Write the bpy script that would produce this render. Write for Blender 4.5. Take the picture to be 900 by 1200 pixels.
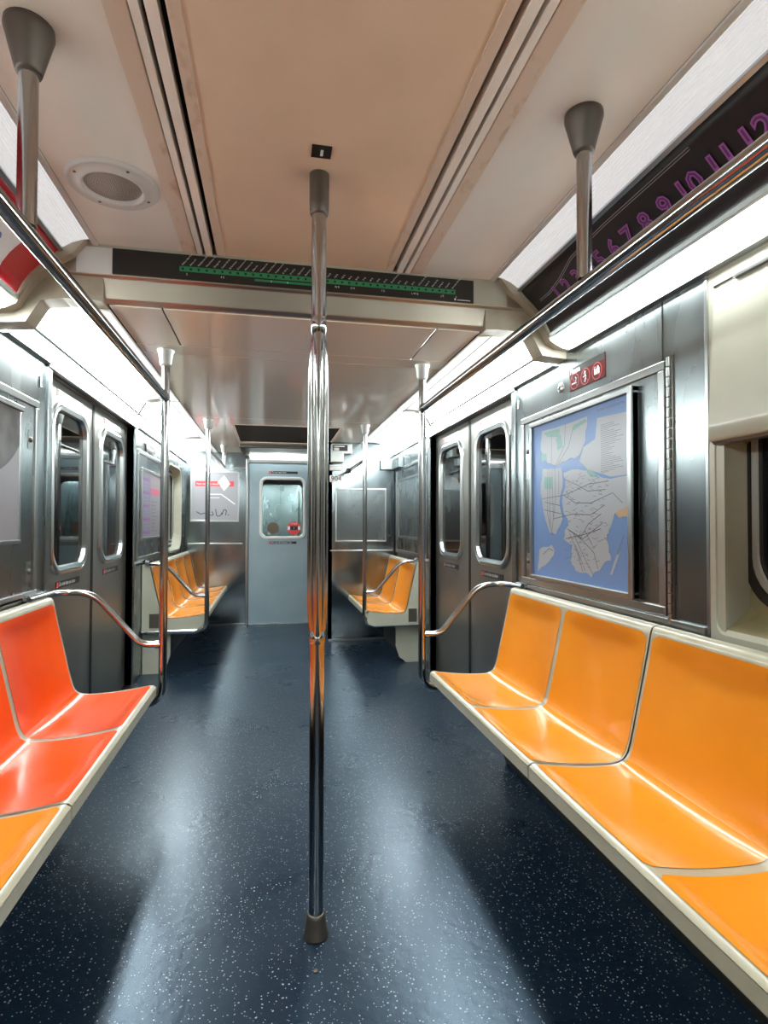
import bpy, bmesh, math, random
from mathutils import Vector, Matrix
random.seed(4)
for o in list(bpy.data.objects): bpy.data.objects.remove(o)
S = bpy.context.scene
COL = S.collection

# ---------------------------------------------------------------- camera, world, exposure
F_PX, YAW, PITCH, ROLL = 659.54, 0.1966, 0.0205, -0.0024
cam = bpy.data.cameras.new('camera')
cam.sensor_fit = 'VERTICAL'; cam.sensor_height = 36; cam.sensor_width = 27
cam.lens = F_PX * 36 / 1200; cam.clip_start = 0.02
co = bpy.data.objects.new('camera', cam); COL.objects.link(co)
co.matrix_world = (Matrix.Translation((-0.1297, 0, 1.1703)) @ Matrix.Rotation(-YAW, 4, 'Z')
                   @ Matrix.Rotation(math.pi/2 + PITCH, 4, 'X') @ Matrix.Rotation(-ROLL, 4, 'Z'))
S.camera = co
wd = bpy.data.worlds.new('tunnel_dark'); S.world = wd; wd.use_nodes = True
wd.node_tree.nodes['Background'].inputs[0].default_value = (0.010, 0.012, 0.015, 1)
wd.node_tree.nodes['Background'].inputs[1].default_value = 1
S.view_settings.view_transform = 'Standard'; S.view_settings.look = 'None'
S.view_settings.exposure = 2.4; S.view_settings.gamma = 1; S.view_settings.use_curve_mapping = False
LIGHT_STRONG = 6.5      # lower lens of the fluorescent troughs
LIGHT_LENS = 5.0        # sloping lens over the doorways
LIGHT_SOFT = 0.10
LIGHT_RIB = 0.11        # ribbed lens strip over the advertisements

# ---------------------------------------------------------------- materials
def mat(name, base, rough=0.5, metal=0.0, coat=0.0, spec=0.5, emit=None, es=0, trans=0, ior=1.5):
    m = bpy.data.materials.new(name); m.use_nodes = True
    b = m.node_tree.nodes['Principled BSDF']
    b.inputs['Base Color'].default_value = (*base, 1); b.inputs['Roughness'].default_value = rough
    b.inputs['Metallic'].default_value = metal; b.inputs['Coat Weight'].default_value = coat
    b.inputs['Coat Roughness'].default_value = 0.08
    b.inputs['Specular IOR Level'].default_value = spec; b.inputs['IOR'].default_value = ior
    b.inputs['Transmission Weight'].default_value = trans
    if emit: b.inputs['Emission Color'].default_value = (*emit, 1); b.inputs['Emission Strength'].default_value = es
    return m
def nodes(m): return m.node_tree.nodes, m.node_tree.links, m.node_tree.nodes['Principled BSDF']
def noise_mix(m, c1, c2, scale, lo=0.35, hi=0.65, stretch=(1,1,1), detail=4, inp='Base Color', nm=None):
    N, L, b = nodes(m)
    tc = N.new('ShaderNodeTexCoord'); mp = N.new('ShaderNodeMapping'); mp.inputs['Scale'].default_value = stretch
    n = N.new('ShaderNodeTexNoise'); n.inputs['Scale'].default_value = scale; n.inputs['Detail'].default_value = detail
    r = N.new('ShaderNodeValToRGB'); r.color_ramp.elements[0].position = lo; r.color_ramp.elements[1].position = hi
    if isinstance(c1, (int, float)): c1 = (c1,)*3; c2 = (c2,)*3
    r.color_ramp.elements[0].color = (*c1, 1); r.color_ramp.elements[1].color = (*c2, 1)
    L.new(tc.outputs['Object'], mp.inputs[0]); L.new(mp.outputs[0], n.inputs['Vector'])
    L.new(n.outputs['Fac'], r.inputs[0]); L.new(r.outputs[0], b.inputs[inp])
    return n, r
def bump(m, scale, strength, dist=0.002, stretch=(1,1,1), detail=3):
    N, L, b = nodes(m)
    tc = N.new('ShaderNodeTexCoord'); mp = N.new('ShaderNodeMapping'); mp.inputs['Scale'].default_value = stretch
    n = N.new('ShaderNodeTexNoise'); n.inputs['Scale'].default_value = scale; n.inputs['Detail'].default_value = detail
    bp = N.new('ShaderNodeBump'); bp.inputs['Strength'].default_value = strength; bp.inputs['Distance'].default_value = dist
    L.new(tc.outputs['Object'], mp.inputs[0]); L.new(mp.outputs[0], n.inputs['Vector'])
    L.new(n.outputs['Fac'], bp.inputs['Height']); L.new(bp.outputs[0], b.inputs['Normal'])

M = {}
ANISO = 0.0
def steel(name, c1, c2, r1, r2, stretch=(1,1,1)):
    m = mat(name, c1, r1, 1.0)
    noise_mix(m, c1, c2, 3.0, 0.2, 0.8, (1,1,.35), 3)
    noise_mix(m, r1, r2, 4.0, 0.2, 0.8, (1,1.5,.5), 3, 'Roughness')
    bump(m, 30, 0.02, 0.003, stretch, 1)
    if 'brushed' in name or 'dull' in name:
        N, L, b = nodes(m); tg = N.new('ShaderNodeTangent'); tg.direction_type = 'RADIAL'; tg.axis = 'Z'
        L.new(tg.outputs[0], b.inputs['Tangent']); b.inputs['Anisotropic'].default_value = .55; b.inputs['Anisotropic Rotation'].default_value = ANISO
    return m
M['steel'] = steel('brushed_steel', (.23,.265,.28), (.33,.37,.38), .22, .32, (14,14,.6))
M['steel_dark'] = steel('dull_steel', (.13,.12,.105), (.20,.19,.165), .26, .40, (12,12,.5))
M['steel_door'] = steel('door_steel', (.27,.265,.245), (.34,.335,.31), .34, .44, (12,12,.5))
M['steel_end'] = steel('end_wall_steel', (.22,.26,.285), (.33,.38,.40), .10, .18, (3,3,1))
M['steel_beam'] = steel('warm_beam_steel', (.34,.30,.25), (.42,.38,.32), .30, .42)
M['steel_floor'] = steel('kick_steel', (.25,.25,.25), (.32,.32,.32), .3, .45)
M['chrome'] = mat('polished_steel', (.42,.42,.42), .13, 1.0)
noise_mix(M['chrome'], .09, .2, 14, .3, .7, (1,1,.4), 4, 'Roughness')
M['rim'] = mat('satin_aluminium', (.42,.44,.44), .28, 1.0)
M['cast'] = mat('dark_cast_metal', (.13,.115,.10), .42, .7)
M['cast_light'] = mat('pale_cast_metal', (.50,.52,.50), .35, .6)
M['ceil_mid'] = mat('tan_ceiling_enamel', (.40,.29,.20), .30, coat=.3)
noise_mix(M['ceil_mid'], (.74,.60,.45), (.79,.65,.50), 5, .3, .7); bump(M['ceil_mid'], 120, .12, .001)
M['ceil_side'] = mat('beige_ceiling_enamel', (.46,.40,.34), .32, coat=.3)
noise_mix(M['ceil_side'], (.83,.82,.77), (.87,.86,.82), 4, .3, .7); bump(M['ceil_side'], 120, .12, .001)
M['ceil_far'] = mat('glossy_ceiling_enamel', (.78,.70,.59), .14, coat=.5)
M['ceil_strip'] = mat('stained_ceiling_strip', (.42,.36,.29), .4)
noise_mix(M['ceil_strip'], (.50,.36,.25), (.68,.58,.48), 22, .25, .42, (1,.5,1), 6)
M['black'] = mat('matte_black', (.006,.006,.006), .7, spec=.2)
M['gap'] = mat('dark_joint_rubber', (.03,.026,.022), .8, spec=.2)  # near-black filler for panel joints, seams and grille holes
M['rubber'] = mat('black_rubber', (.010,.010,.010), .45)
M['cream'] = mat('cream_fibreglass', (.50,.50,.41), .34, coat=.25)
noise_mix(M['cream'], (.37,.37,.29), (.44,.44,.36), 3, .3, .7)
M['liner'] = mat('shaded_cream_liner', (.36,.33,.20), .42)
noise_mix(M['liner'], (.22,.19,.09), (.29,.26,.15), 4, .3, .7)  # cream darkened to olive, so the window recess shade is in the colour
M['cream_dirty'] = mat('aged_cream_fibreglass', (.36,.33,.25), .4)
noise_mix(M['cream_dirty'], (.28,.24,.17), (.42,.39,.31), 8, .3, .7)
M['trim_white'] = mat('white_enamel', (.62,.64,.63), .3)
M['seat_frame'] = mat('grey_cream_seat_shell', (.44,.42,.34), .33, coat=.3)
noise_mix(M['seat_frame'], (.33,.31,.22), (.42,.395,.30), 9, .3, .7)
def seatmat(n, c, c2):
    m = mat(n, c, .22, coat=.35, spec=.5); noise_mix(m, c, c2, 4, .3, .75)
    bump(m, 5, .12, .01); return m
M['yellow'] = seatmat('yellow_orange_seat', (.70,.235,.009), (.76,.28,.016))
M['red'] = seatmat('red_orange_seat', (.80,.068,.003), (.84,.088,.004))
M['glass_dark'] = mat('tinted_window_glass', (.25,.28,.28), .02, trans=1.0, ior=1.5)
M['glass'] = mat('door_glass', (.85,.95,.97), .0, trans=1.0, ior=1.12)
M['cover'] = mat('map_print_cover', (.5,.5,.5), .1)
M['enddoor'] = mat('blue_grey_door_paint', (.20,.27,.30), .33, .1)
noise_mix(M['enddoor'], (.23,.31,.35), (.28,.36,.40), 3, .3, .7)
M['heater'] = mat('dark_heater_cover', (.012,.011,.010), .6)
M['white'] = mat('white_print', (.78,.78,.78), .5)
M['offwhite'] = mat('grey_white_paper', (.29,.29,.32), .35, coat=.1)
M['signblack'] = mat('sign_black', (.012,.011,.010), .35)
M['green'] = mat('route_green', (.02,.22,.09), .4)
M['redprint'] = mat('sign_red', (.09,.004,.005), .6, spec=.2)
M['redring'] = mat('red_ring_print', (.45,.03,.04), .4)
M['redpoint'] = mat('bright_red_print', (.70,.05,.06), .4)
M['redad'] = mat('red_advert_sheet', (.50,.010,.018), .22, coat=.5)
M['darkad'] = mat('dark_advert_sheet', (.010,.006,.006), .38)
M['purple'] = mat('purple_print', (.30,.08,.33), .4)
M['darkpurple'] = mat('dark_purple_print', (.10,.025,.11), .4)
M['lilac'] = mat('lilac_print', (.25,.23,.37), .4)
M['pinkprint'] = mat('pink_print', (.72,.12,.22), .4)
M['blueprint'] = mat('blue_print', (.10,.16,.42), .4)
M['water'] = mat('map_water', (.17,.30,.58), .28, spec=.35)
M['land'] = mat('map_land', (.40,.45,.50), .28, spec=.35)
M['park'] = mat('map_park', (.22,.42,.40), .28, spec=.35)
M['sand'] = mat('map_sand', (.50,.37,.22), .28, spec=.35)
M['mapline'] = mat('map_line', (.16,.15,.18), .3)
M['photo_brown'] = mat('poster_photo', (.10,.085,.08), .3, coat=.3)
noise_mix(M['photo_brown'], (.03,.025,.022), (.15,.13,.12), 9, .35, .75)
M['grille'] = mat('perforated_grille', (.45,.42,.38), .5)
M['vent'] = mat('brown_vent_mesh', (.10,.075,.05), .5)
M['tunnel'] = mat('tunnel_wall', (.035,.03,.025), .9)
def lamp(n, c, s):
    m = mat(n, (.85,.87,.86) if s > 1 else (.34,.34,.33), .35, emit=c, es=s); return m
M['lamp'] = lamp('lit_lens', (.93,1,.98), LIGHT_STRONG)
M['header_lens'] = lamp('lit_header_lens', (.93,1,.98), 1.5)
M['lens'] = lamp('lit_sloping_lens', (.93,1,.98), LIGHT_LENS)
M['soft'] = lamp('lit_white_reflector', (.95,1,.98), LIGHT_SOFT)
M['rib'] = lamp('lit_ribbed_lens', (.97,.98,1), LIGHT_RIB)
def mk_floor():
    m = mat('speckled_rubber_floor', (.02,.03,.04), .3, spec=.60, coat=.0)
    N, L, b = nodes(m)
    tc = N.new('ShaderNodeTexCoord')
    v = N.new('ShaderNodeTexVoronoi'); v.inputs['Scale'].default_value = 125; v.inputs['Randomness'].default_value = 1
    n0 = N.new('ShaderNodeTexNoise'); n0.inputs['Scale'].default_value = 140
    mixv = N.new('ShaderNodeMixRGB'); mixv.inputs[0].default_value = .012; L.new(tc.outputs['Object'], mixv.inputs[1]); L.new(n0.outputs['Color'], mixv.inputs[2])
    L.new(mixv.outputs[0], v.inputs['Vector'])
    sep = N.new('ShaderNodeSeparateColor'); L.new(v.outputs['Color'], sep.inputs[0])
    # fleck radius differs from cell to cell
    mr = N.new('ShaderNodeMath'); mr.operation = 'MULTIPLY'; mr.inputs[1].default_value = .30; L.new(sep.outputs[0], mr.inputs[0])
    lt = N.new('ShaderNodeMath'); lt.operation = 'LESS_THAN'; L.new(v.outputs['Distance'], lt.inputs[0]); L.new(mr.outputs[0], lt.inputs[1])
    gt = N.new('ShaderNodeMath'); gt.operation = 'GREATER_THAN'; gt.inputs[1].default_value = .2; L.new(sep.outputs[1], gt.inputs[0])
    fl = N.new('ShaderNodeMath'); fl.operation = 'MULTIPLY'; L.new(lt.outputs[0], fl.inputs[0]); L.new(gt.outputs[0], fl.inputs[1])
    n = N.new('ShaderNodeTexNoise'); n.inputs['Scale'].default_value = 3; n.inputs['Detail'].default_value = 3; L.new(tc.outputs['Object'], n.inputs['Vector'])
    r = N.new('ShaderNodeValToRGB'); r.color_ramp.elements[0].position = .3; r.color_ramp.elements[1].position = .7
    r.color_ramp.elements[0].color = (.006,.0145,.029,1); r.color_ramp.elements[1].color = (.0072,.0165,.032,1); L.new(n.outputs['Fac'], r.inputs[0])
    mx = N.new('ShaderNodeMixRGB'); mx.inputs[2].default_value = (.32,.37,.40,1)
    L.new(fl.outputs[0], mx.inputs[0]); L.new(r.outputs[0], mx.inputs[1]); L.new(mx.outputs[0], b.inputs['Base Color'])
    r2 = N.new('ShaderNodeMapRange'); r2.inputs[1].default_value = .3; r2.inputs[2].default_value = .7; r2.inputs[3].default_value = .26; r2.inputs[4].default_value = .31
    L.new(n.outputs['Fac'], r2.inputs[0]); L.new(r2.outputs[0], b.inputs['Roughness'])
    b.inputs['Specular Tint'].default_value = (.48,.74,1,1)
    n3 = N.new('ShaderNodeTexNoise'); n3.inputs['Scale'].default_value = 34; n3.inputs['Detail'].default_value = 6; L.new(tc.outputs['Object'], n3.inputs['Vector'])
    bp = N.new('ShaderNodeBump'); bp.inputs['Strength'].default_value = .3; bp.inputs['Distance'].default_value = .003
    L.new(n3.outputs['Fac'], bp.inputs['Height']); L.new(bp.outputs[0], b.inputs['Normal'])
    return m
M['floor'] = mk_floor()

# ---------------------------------------------------------------- helpers
def empty(name, loc=(0,0,0), label=None, cat=None, group=None, kind=None):
    o = bpy.data.objects.new(name, None); COL.objects.link(o); o.location = loc; o.empty_display_size = .1
    return tag(o, label, cat, group, kind)
def tag(o, label=None, cat=None, group=None, kind=None):
    if label: o['label'] = label
    if cat: o['category'] = cat
    if group: o['group'] = group
    if kind: o['kind'] = kind
    return o
def rootloc(p):
    v = Vector((0,0,0))
    while p is not None: v = v + p.location; p = p.parent
    return v
class MB:
    def __init__(s): s.v = []; s.f = []; s.m = []; s.sm = []; s.mats = []
    def mi(s, m):
        if m not in s.mats: s.mats.append(m)
        return s.mats.index(m)
    def add(s, vs, fs, m, smooth=False):
        b = len(s.v); s.v += [tuple(v) for v in vs]
        for f in fs: s.f.append([i+b for i in f]); s.m.append(s.mi(m)); s.sm.append(smooth)
        return s
    def box(s, x0, x1, y0, y1, z0, z1, m):
        x0,x1 = min(x0,x1),max(x0,x1); y0,y1 = min(y0,y1),max(y0,y1); z0,z1 = min(z0,z1),max(z0,z1)
        vs = [(x,y,z) for x in (x0,x1) for y in (y0,y1) for z in (z0,z1)]
        return s.add(vs, [(0,1,3,2),(4,6,7,5),(0,4,5,1),(2,3,7,6),(0,2,6,4),(1,5,7,3)], m)
    def prism(s, pts, a, b, axis, m, smooth=False, caps=True):
        """pts: 2D outline; axis 'y': pts=(x,z) extruded y a..b; axis 'x': pts=(y,z); axis 'z': pts=(x,y)"""
        def P(p, t): return (p[0], t, p[1]) if axis == 'y' else ((t, p[0], p[1]) if axis == 'x' else (p[0], p[1], t))
        n = len(pts); vs = [P(p,a) for p in pts] + [P(p,b) for p in pts]
        fs = [(i,(i+1)%n,n+(i+1)%n,n+i) for i in range(n)]
        s.add(vs, fs, m, smooth)
        if caps: s.add(vs, [tuple(range(n)), tuple(range(2*n-1,n-1,-1))], m)
        return s
    def sheet(s, prof, a, b, th, m, out=1, smooth=False):
        """open profile [(x,z)] extruded along y with thickness th (pushed upward/outward)"""
        n = len(prof); off = []
        for i,(x,z) in enumerate(prof):
            p0 = prof[max(0,i-1)]; p1 = prof[min(n-1,i+1)]
            d = Vector((p1[0]-p0[0], p1[1]-p0[1])).normalized(); nn = Vector((-d.y, d.x))*out
            off.append((x+nn.x*th, z+nn.y*th))
        return s.prism(list(prof)+off[::-1], a, b, 'y', m, smooth)
    def tube(s, pts, r, m, n=20, caps=True, closed=False):
        pts = [Vector(p) for p in pts]; rings = []; k = len(pts)
        up = None
        for i,p in enumerate(pts):
            t = (pts[min(i+1,k-1)] - pts[max(i-1,0)]).normalized()
            if up is None:
                up = Vector((0,0,1)) if abs(t.z) < .9 else Vector((1,0,0))
            a = (up - t*up.dot(t)).normalized(); up = a; b = t.cross(a)
            rr = r[i] if isinstance(r,(list,tuple)) else r
            rings.append([p + (a*math.cos(2*math.pi*j/n) + b*math.sin(2*math.pi*j/n))*rr for j in range(n)])
        vs = [v for R in rings for v in R]
        fs = [(i*n+j, i*n+(j+1)%n, (i+1)*n+(j+1)%n, (i+1)*n+j) for i in range(k-1) for j in range(n)]
        s.add(vs, fs, m, True)
        if caps: s.add([v for v in rings[0]]+[v for v in rings[-1]], [tuple(range(n-1,-1,-1)), tuple(range(n,2*n))], m)
        return s
    def lathe(s, prof, c, m, n=32, axis='z'):
        """prof [(r,h)] around axis through c"""
        c = Vector(c); vs = []
        for r,h in prof:
            for j in range(n):
                a = 2*math.pi*j/n; u,w = r*math.cos(a), r*math.sin(a)
                vs.append(c + (Vector((u,w,h)) if axis=='z' else (Vector((h,u,w)) if axis=='x' else Vector((u,h,w)))))
        k = len(prof)
        fs = [(i*n+j, i*n+(j+1)%n, (i+1)*n+(j+1)%n, (i+1)*n+j) for i in range(k-1) for j in range(n)]
        return s.add(vs, fs, m, True)
    def build(s, name, parent=None, kind=None, bevel=0, label=None, cat=None, group=None, seg=2):
        me = bpy.data.meshes.new(name); off = rootloc(parent)
        org = Vector((0,0,0))
        if parent is None:
            xs = [v[0] for v in s.v]; ys = [v[1] for v in s.v]; zs = [v[2] for v in s.v]
            org = Vector(((min(xs)+max(xs))/2, (min(ys)+max(ys))/2, min(zs)))
            off = org
        me.from_pydata([tuple(Vector(v)-off) for v in s.v], [], s.f)
        for m in s.mats: me.materials.append(m)
        for p,mi,sm in zip(me.polygons, s.m, s.sm): p.material_index = mi; p.use_smooth = sm
        bm = bmesh.new(); bm.from_mesh(me); bmesh.ops.recalc_face_normals(bm, faces=bm.faces); bm.to_mesh(me); bm.free()
        me.update()
        o = bpy.data.objects.new(name, me); COL.objects.link(o)
        if parent is not None: o.parent = parent
        else: o.location = org
        if bevel:
            b = o.modifiers.new('bevel','BEVEL'); b.width = bevel; b.segments = seg; b.limit_method = 'ANGLE'; b.angle_limit = math.radians(40)
        tag(o, label, cat, group, kind)
        return o
def arc(path, r, seg=8):
    """round the corners of a polyline"""
    P = [Vector(p) for p in path]; out = [P[0]]
    for i in range(1, len(P)-1):
        a = (P[i-1]-P[i]); b = (P[i+1]-P[i]); rr = min(r, a.length*.49, b.length*.49)
        p0 = P[i]+a.normalized()*rr; p1 = P[i]+b.normalized()*rr
        for k in range(seg+1):
            t = k/seg; out.append(p0*(1-t)**2 + P[i]*2*t*(1-t) + p1*t*t)
    out.append(P[-1]); return out
def rrect(u0, u1, v0, v1, r, seg=7):
    """rounded rectangle outline, 2D"""
    pts = []
    for cx,cy,a0 in ((u1-r,v1-r,0),(u0+r,v1-r,90),(u0+r,v0+r,180),(u1-r,v0+r,270)):
        for k in range(seg+1):
            a = math.radians(a0+90*k/seg); pts.append((cx+r*math.cos(a), cy+r*math.sin(a)))
    return pts
def ring_faces(mb, outer, inner, P, m, smooth=False):
    n = len(outer); mb.add([P(p) for p in outer]+[P(p) for p in inner], [(i,(i+1)%n,n+(i+1)%n,n+i) for i in range(n)], m, smooth)
def rim(mb, loops, m, smooth=False):
    """list of loops of 3D points with the same count, skinned"""
    n = len(loops[0]); vs = [p for l in loops for p in l]
    fs = [(k*n+i, k*n+(i+1)%n, (k+1)*n+(i+1)%n, (k+1)*n+i) for k in range(len(loops)-1) for i in range(n)]
    mb.add(vs, fs, m, smooth)
class Plane:
    """writing surface: origin o, right u, up v, normal n"""
    def __init__(s, o, u, v): s.o = Vector(o); s.u = Vector(u).normalized(); s.v = Vector(v).normalized(); s.n = s.u.cross(s.v)
    def p(s, a, b, h=0): return s.o + s.u*a + s.v*b + s.n*h
    def rect(s, mb, a0, a1, b0, b1, h, m, th=None):
        if th is None: th = h
        vs = [s.p(a,b,c) for a in (a0,a1) for b in (b0,b1) for c in (h-th,h)]
        return mb.add(vs, [(0,1,3,2),(4,6,7,5),(0,4,5,1),(2,3,7,6),(0,2,6,4),(1,5,7,3)], m)
    def poly(s, mb, pts, h, m): return mb.add([s.p(a,b,h) for a,b in pts], [tuple(range(len(pts)))], m)
    def line(s, mb, pts, w, h, m):
        for (a0,b0),(a1,b1) in zip(pts[:-1], pts[1:]):
            d = Vector((a1-a0,b1-b0)); 
            if d.length < 1e-6: continue
            d.normalize(); q = Vector((-d.y,d.x))*w/2; e = d*w*.3
            mb.add([s.p(a0-e.x+q.x,b0-e.y+q.y,h), s.p(a1+e.x+q.x,b1+e.y+q.y,h), s.p(a1+e.x-q.x,b1+e.y-q.y,h), s.p(a0-e.x-q.x,b0-e.y-q.y,h)], [(0,1,2,3)], m)
    def ring(s, mb, ca, cb, r0, r1, h, m, n=28):
        vs = [s.p(ca+r*math.cos(2*math.pi*j/n), cb+r*math.sin(2*math.pi*j/n), h) for r in (r0,r1) for j in range(n)]
        if r0 == 0: return mb.add(vs[n:], [tuple(range(n))], m)
        return mb.add(vs, [(j,(j+1)%n,n+(j+1)%n,n+j) for j in range(n)], m)
    def text(s, mb, txt, a, b, size, h, m, align='LEFT', rot=0, sx=1, fat=0):
        cu = bpy.data.curves.new('lettering', 'FONT'); cu.body = txt; cu.size = size; cu.align_x = align; cu.resolution_u = 2; cu.offset = fat
        ob = bpy.data.objects.new('lettering', cu); COL.objects.link(ob)
        bpy.context.view_layer.update()
        me = ob.to_mesh()
        c,sn = math.cos(rot), math.sin(rot)
        vs = [s.p(a + v.co.x*sx*c - v.co.y*sn, b + v.co.x*sx*sn + v.co.y*c, h) for v in me.vertices]
        fs = [tuple(p.vertices) for p in me.polygons]
        mb.add(vs, fs, m); ob.to_mesh_clear(); bpy.data.objects.remove(ob); bpy.data.curves.remove(cu)
        return mb

W, ZN, ZF = 1.11, 2.187, 1.986     # wall half-width, near and far ceiling heights
YB, YE, YP = 2.20, 6.69, 5.6135    # step beam, end wall, cab partition
Y0 = -3.0                          # rear end of the car, behind the camera
DY0, DY1, DZ = 2.755, 4.325, 1.855 # side doorway
DYC = (DY0+DY1)/2
WX = 1.03                          # bench back plane
C = lambda s: 'left' if s < 0 else 'right'

# ---------------------------------------------------------------- structure
MB().box(-1.35,1.35,Y0-.1,YE+.1,-.08,0,M['floor']).build('floor', kind='structure')
# ceiling: near part in three bands with recessed slots, far part lower
cb = MB()
cb.box(-1.3,1.3,Y0-.1,YE+.1,2.26,2.34,M['black'])
cb.box(-.313,.313,Y0,YB,ZN,2.25,M['ceil_mid'])
for s in (-1,1):
    cb.box(s*.46,s*.757,Y0,YB,ZN,2.25,M['ceil_side'])
cb.build('ceiling', kind='structure', bevel=.002)
cf = MB()
g = .003
cf.box(-.80,.80,YB+.06,YE,ZF+.004,2.2,M['gap'])
cf.box(-.545+g,.545-g,YB+.06,2.71-g,ZF,ZF+.02,M['ceil_far'])
for s in (-1,1): cf.box(s*(.545+g),s*(.738-g),YB+.06,2.71-g,ZF,ZF+.02,M['ceil_far'])
cf.box(-.738,.738,2.71+g,2.84-g,ZF,ZF+.02,M['ceil_far'])
cf.box(-.738,.738,2.84+g,4.50-g,ZF,ZF+.02,M['ceil_far'])
# around the intake vent
cf.box(-.738,.738,4.50+g,4.78,ZF,ZF+.02,M['ceil_far'])
cf.box(-.738,-.455,4.78,5.80,ZF,ZF+.02,M['ceil_far']); cf.box(.455,.738,4.78,5.80,ZF,ZF+.02,M['ceil_far'])
cf.box(-.738,.738,5.80,YE,ZF,ZF+.02,M['ceil_far'])
cf.build('ceiling', kind='structure', bevel=.0015)

# rusty filler strips and black slots either side of the middle ceiling panel
for s in (-1,1):
    r = empty('ceiling_vent', (s*.39, 0, ZN), 'long twin-slot ceiling vent strip with rust stains, %s of the middle ceiling panel' % C(s), 'vent', 'slotted vents along the ceiling')
    a = MB().box(s*.462,s*.414,Y0,YB-.004,ZN-.004,ZN+.03,M['ceil_strip']).build('outer_flange', r, bevel=.0015)
    a = MB().box(s*.411,s*.392,Y0,YB-.004,ZN-.006,ZN+.03,M['ceil_side']).build('slot_blade', r, bevel=.002)
    a = MB().box(s*.381,s*.356,Y0,YB-.004,ZN-.006,ZN+.03,M['ceil_side']).build('slot_blade', r, bevel=.002)
    a = MB().box(s*.340,s*.311,Y0,YB-.004,ZN-.004,ZN+.03,M['ceil_strip']).build('inner_flange', r, bevel=.0015)
    a = MB().box(s*.43,s*.32,Y0,YB-.004,ZN+.035,ZN+.045,M['black']).build('slot_backing', r)

# side walls
def wall(s):
    b = MB(); X0, X1 = s*W, s*(W+.09)
    ym = 1.415
    fib, st, dk = M['cream'], M['steel'], M['steel_dark']
    wy0, wy1 = 0.10, 1.355      # near window recess
    b.box(X0,X1,Y0,wy0,0,1.91,fib)
    b.box(X0,X1,wy0,wy1,0,.868,fib); b.box(X0,X1,wy0,wy1,1.41,1.91,fib)
    b.box(X0,X1,wy1,ym,0,1.91,fib)
    b.box(X0,X1,ym,DY0,0,1.91,st)
    b.box(X0,X1,DY0,DY1,DZ,1.89,dk)
    if s > 0:
        b.box(X0,X1,DY1,YE+.1,0,1.95,st)
    else:
        b.box(X0,X1,DY1,5.62,0,1.95,st)
        b.box(X0,X1,5.62,6.52,0,.87,st); b.box(X0,X1,5.62,6.52,1.765,1.95,st)
        b.box(X0,X1,6.52,YE+.1,0,1.95,st)
    # outer skin above, closes the light trough
    b.box(s*1.19,s*1.25,Y0,YE+.1,1.88,2.30,M['black'])
    return b.build('wall_'+C(s), kind='structure')
for s in (-1,1): wall(s)
MB().box(-1.3,-.40,YE,YE+.08,0,2.3,M['steel_end']).box(.40,1.3,YE,YE+.08,0,2.3,M['steel_end']).box(-.40,.40,YE,YE+.08,1.90,2.3,M['steel_end']).build('wall_end', kind='structure')
MB().box(-1.3,1.3,Y0-.08,Y0,0,2.3,M['steel_door']).build('wall_rear', kind='structure')
# operator cab box on the right of the end door
MB().box(.424,.46,YP,YE,0,ZF,M['steel']).box(.424,W,YP,YP+.04,0,ZF,M['steel_end']).box(.74,W,YP,YP+.04,ZF-.01,2.1,M['steel']).build('wall_cab', kind='structure')
# tunnel outside the glass
MB().box(-2.1,-2.0,-2.5,7,-.3,2.8,M['tunnel']).box(2.0,2.1,-2.5,7,-.3,2.8,M['tunnel']).build('wall_tunnel', kind='structure')

# baseboards
for nm,x0,x1,y0,y1 in (('end',-W,-.43,YE-.012,YE),('cab',.424,W,YP-.012,YP),):
    MB().box(x0,x1,y0,y1,0,.022,M['rim']).build('baseboard_'+nm, kind='structure', bevel=.002)

# ---------------------------------------------------------------- step beam with strip map
bm_ = MB()
bm_.prism([(YB,ZN+.05),(YB,2.078),(YB+.012,2.072),(YB+.03,2.0),(YB+.045,1.992),(YB+.085,1.990),(YB+.09,ZN+.05)], -.985, .985, 'x', M['steel_beam'])
bm_.build('trim_1', kind='structure', bevel=.003)
MB().box(-.83,-.708,YB-.003,YB+.001,2.08,ZN+.01,M['trim_white']).box(.683,.83,YB-.003,YB+.001,2.08,ZN+.01,M['cream']).box(-.83,.83,YB-.004,YB+.001,2.176,2.186,M['cream']).build('trim_2', kind='structure')
st_names = ['Pelham Bay Park','Buhre Av','Middletown Rd','Westchester Sq','Zerega Av','Castle Hill Av','Parkchester','St Lawrence Av','Morrison Av','Elder Av','Whitlock Av','Hunts Point Av','Longwood Av','E 149 St','E 143 St','Cypress Av','Brook Av','3 Av-138 St','125 St','116 St','110 St','103 St','96 St','86 St','77 St','68 St','59 St','51 St','Grand Central-42 St','33 St','28 St','23 St','14 St-Union Sq','Astor Pl','Bleecker St','Spring St','Canal St','Brooklyn Bridge-City Hall']
r = empty('route_map_strip', (0,YB,2.08), 'black line-map strip with a green route line on the ceiling step beam', 'sign')
b = MB().box(-.708,.683,YB-.006,YB,2.083,2.176,M['signblack']); b.build('strip_panel', r)
P = Plane((0,YB-.0065,0),(1,0,0),(0,0,1))
b = MB(); P.rect(b,-.474,.604,2.112,2.131,.0008,M['green'],.0008); 
P.rect(b,-.2,.02,2.098,2.106,.0008,M['green'],.0008)
n = len(st_names)
for i in range(n): P.ring(b, -.462+i*1.054/(n-1), 2.1215, 0, .005, .0014, M['signblack'], 12)
b.build('route_line', r)
b = MB()
for i,t in enumerate(st_names): P.text(b, t, -.462+i*1.054/(n-1), 2.134, .0085, .001, M['white'], rot=math.radians(52))
for i,t in enumerate(['5','','4 5','','','6','6','','4 5 6','N R','E M','','7 S','','L N Q','','J Z','6']):
    if t: P.text(b, t, -.45+i*.062, 2.098, .011, .001, M['white'])
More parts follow.
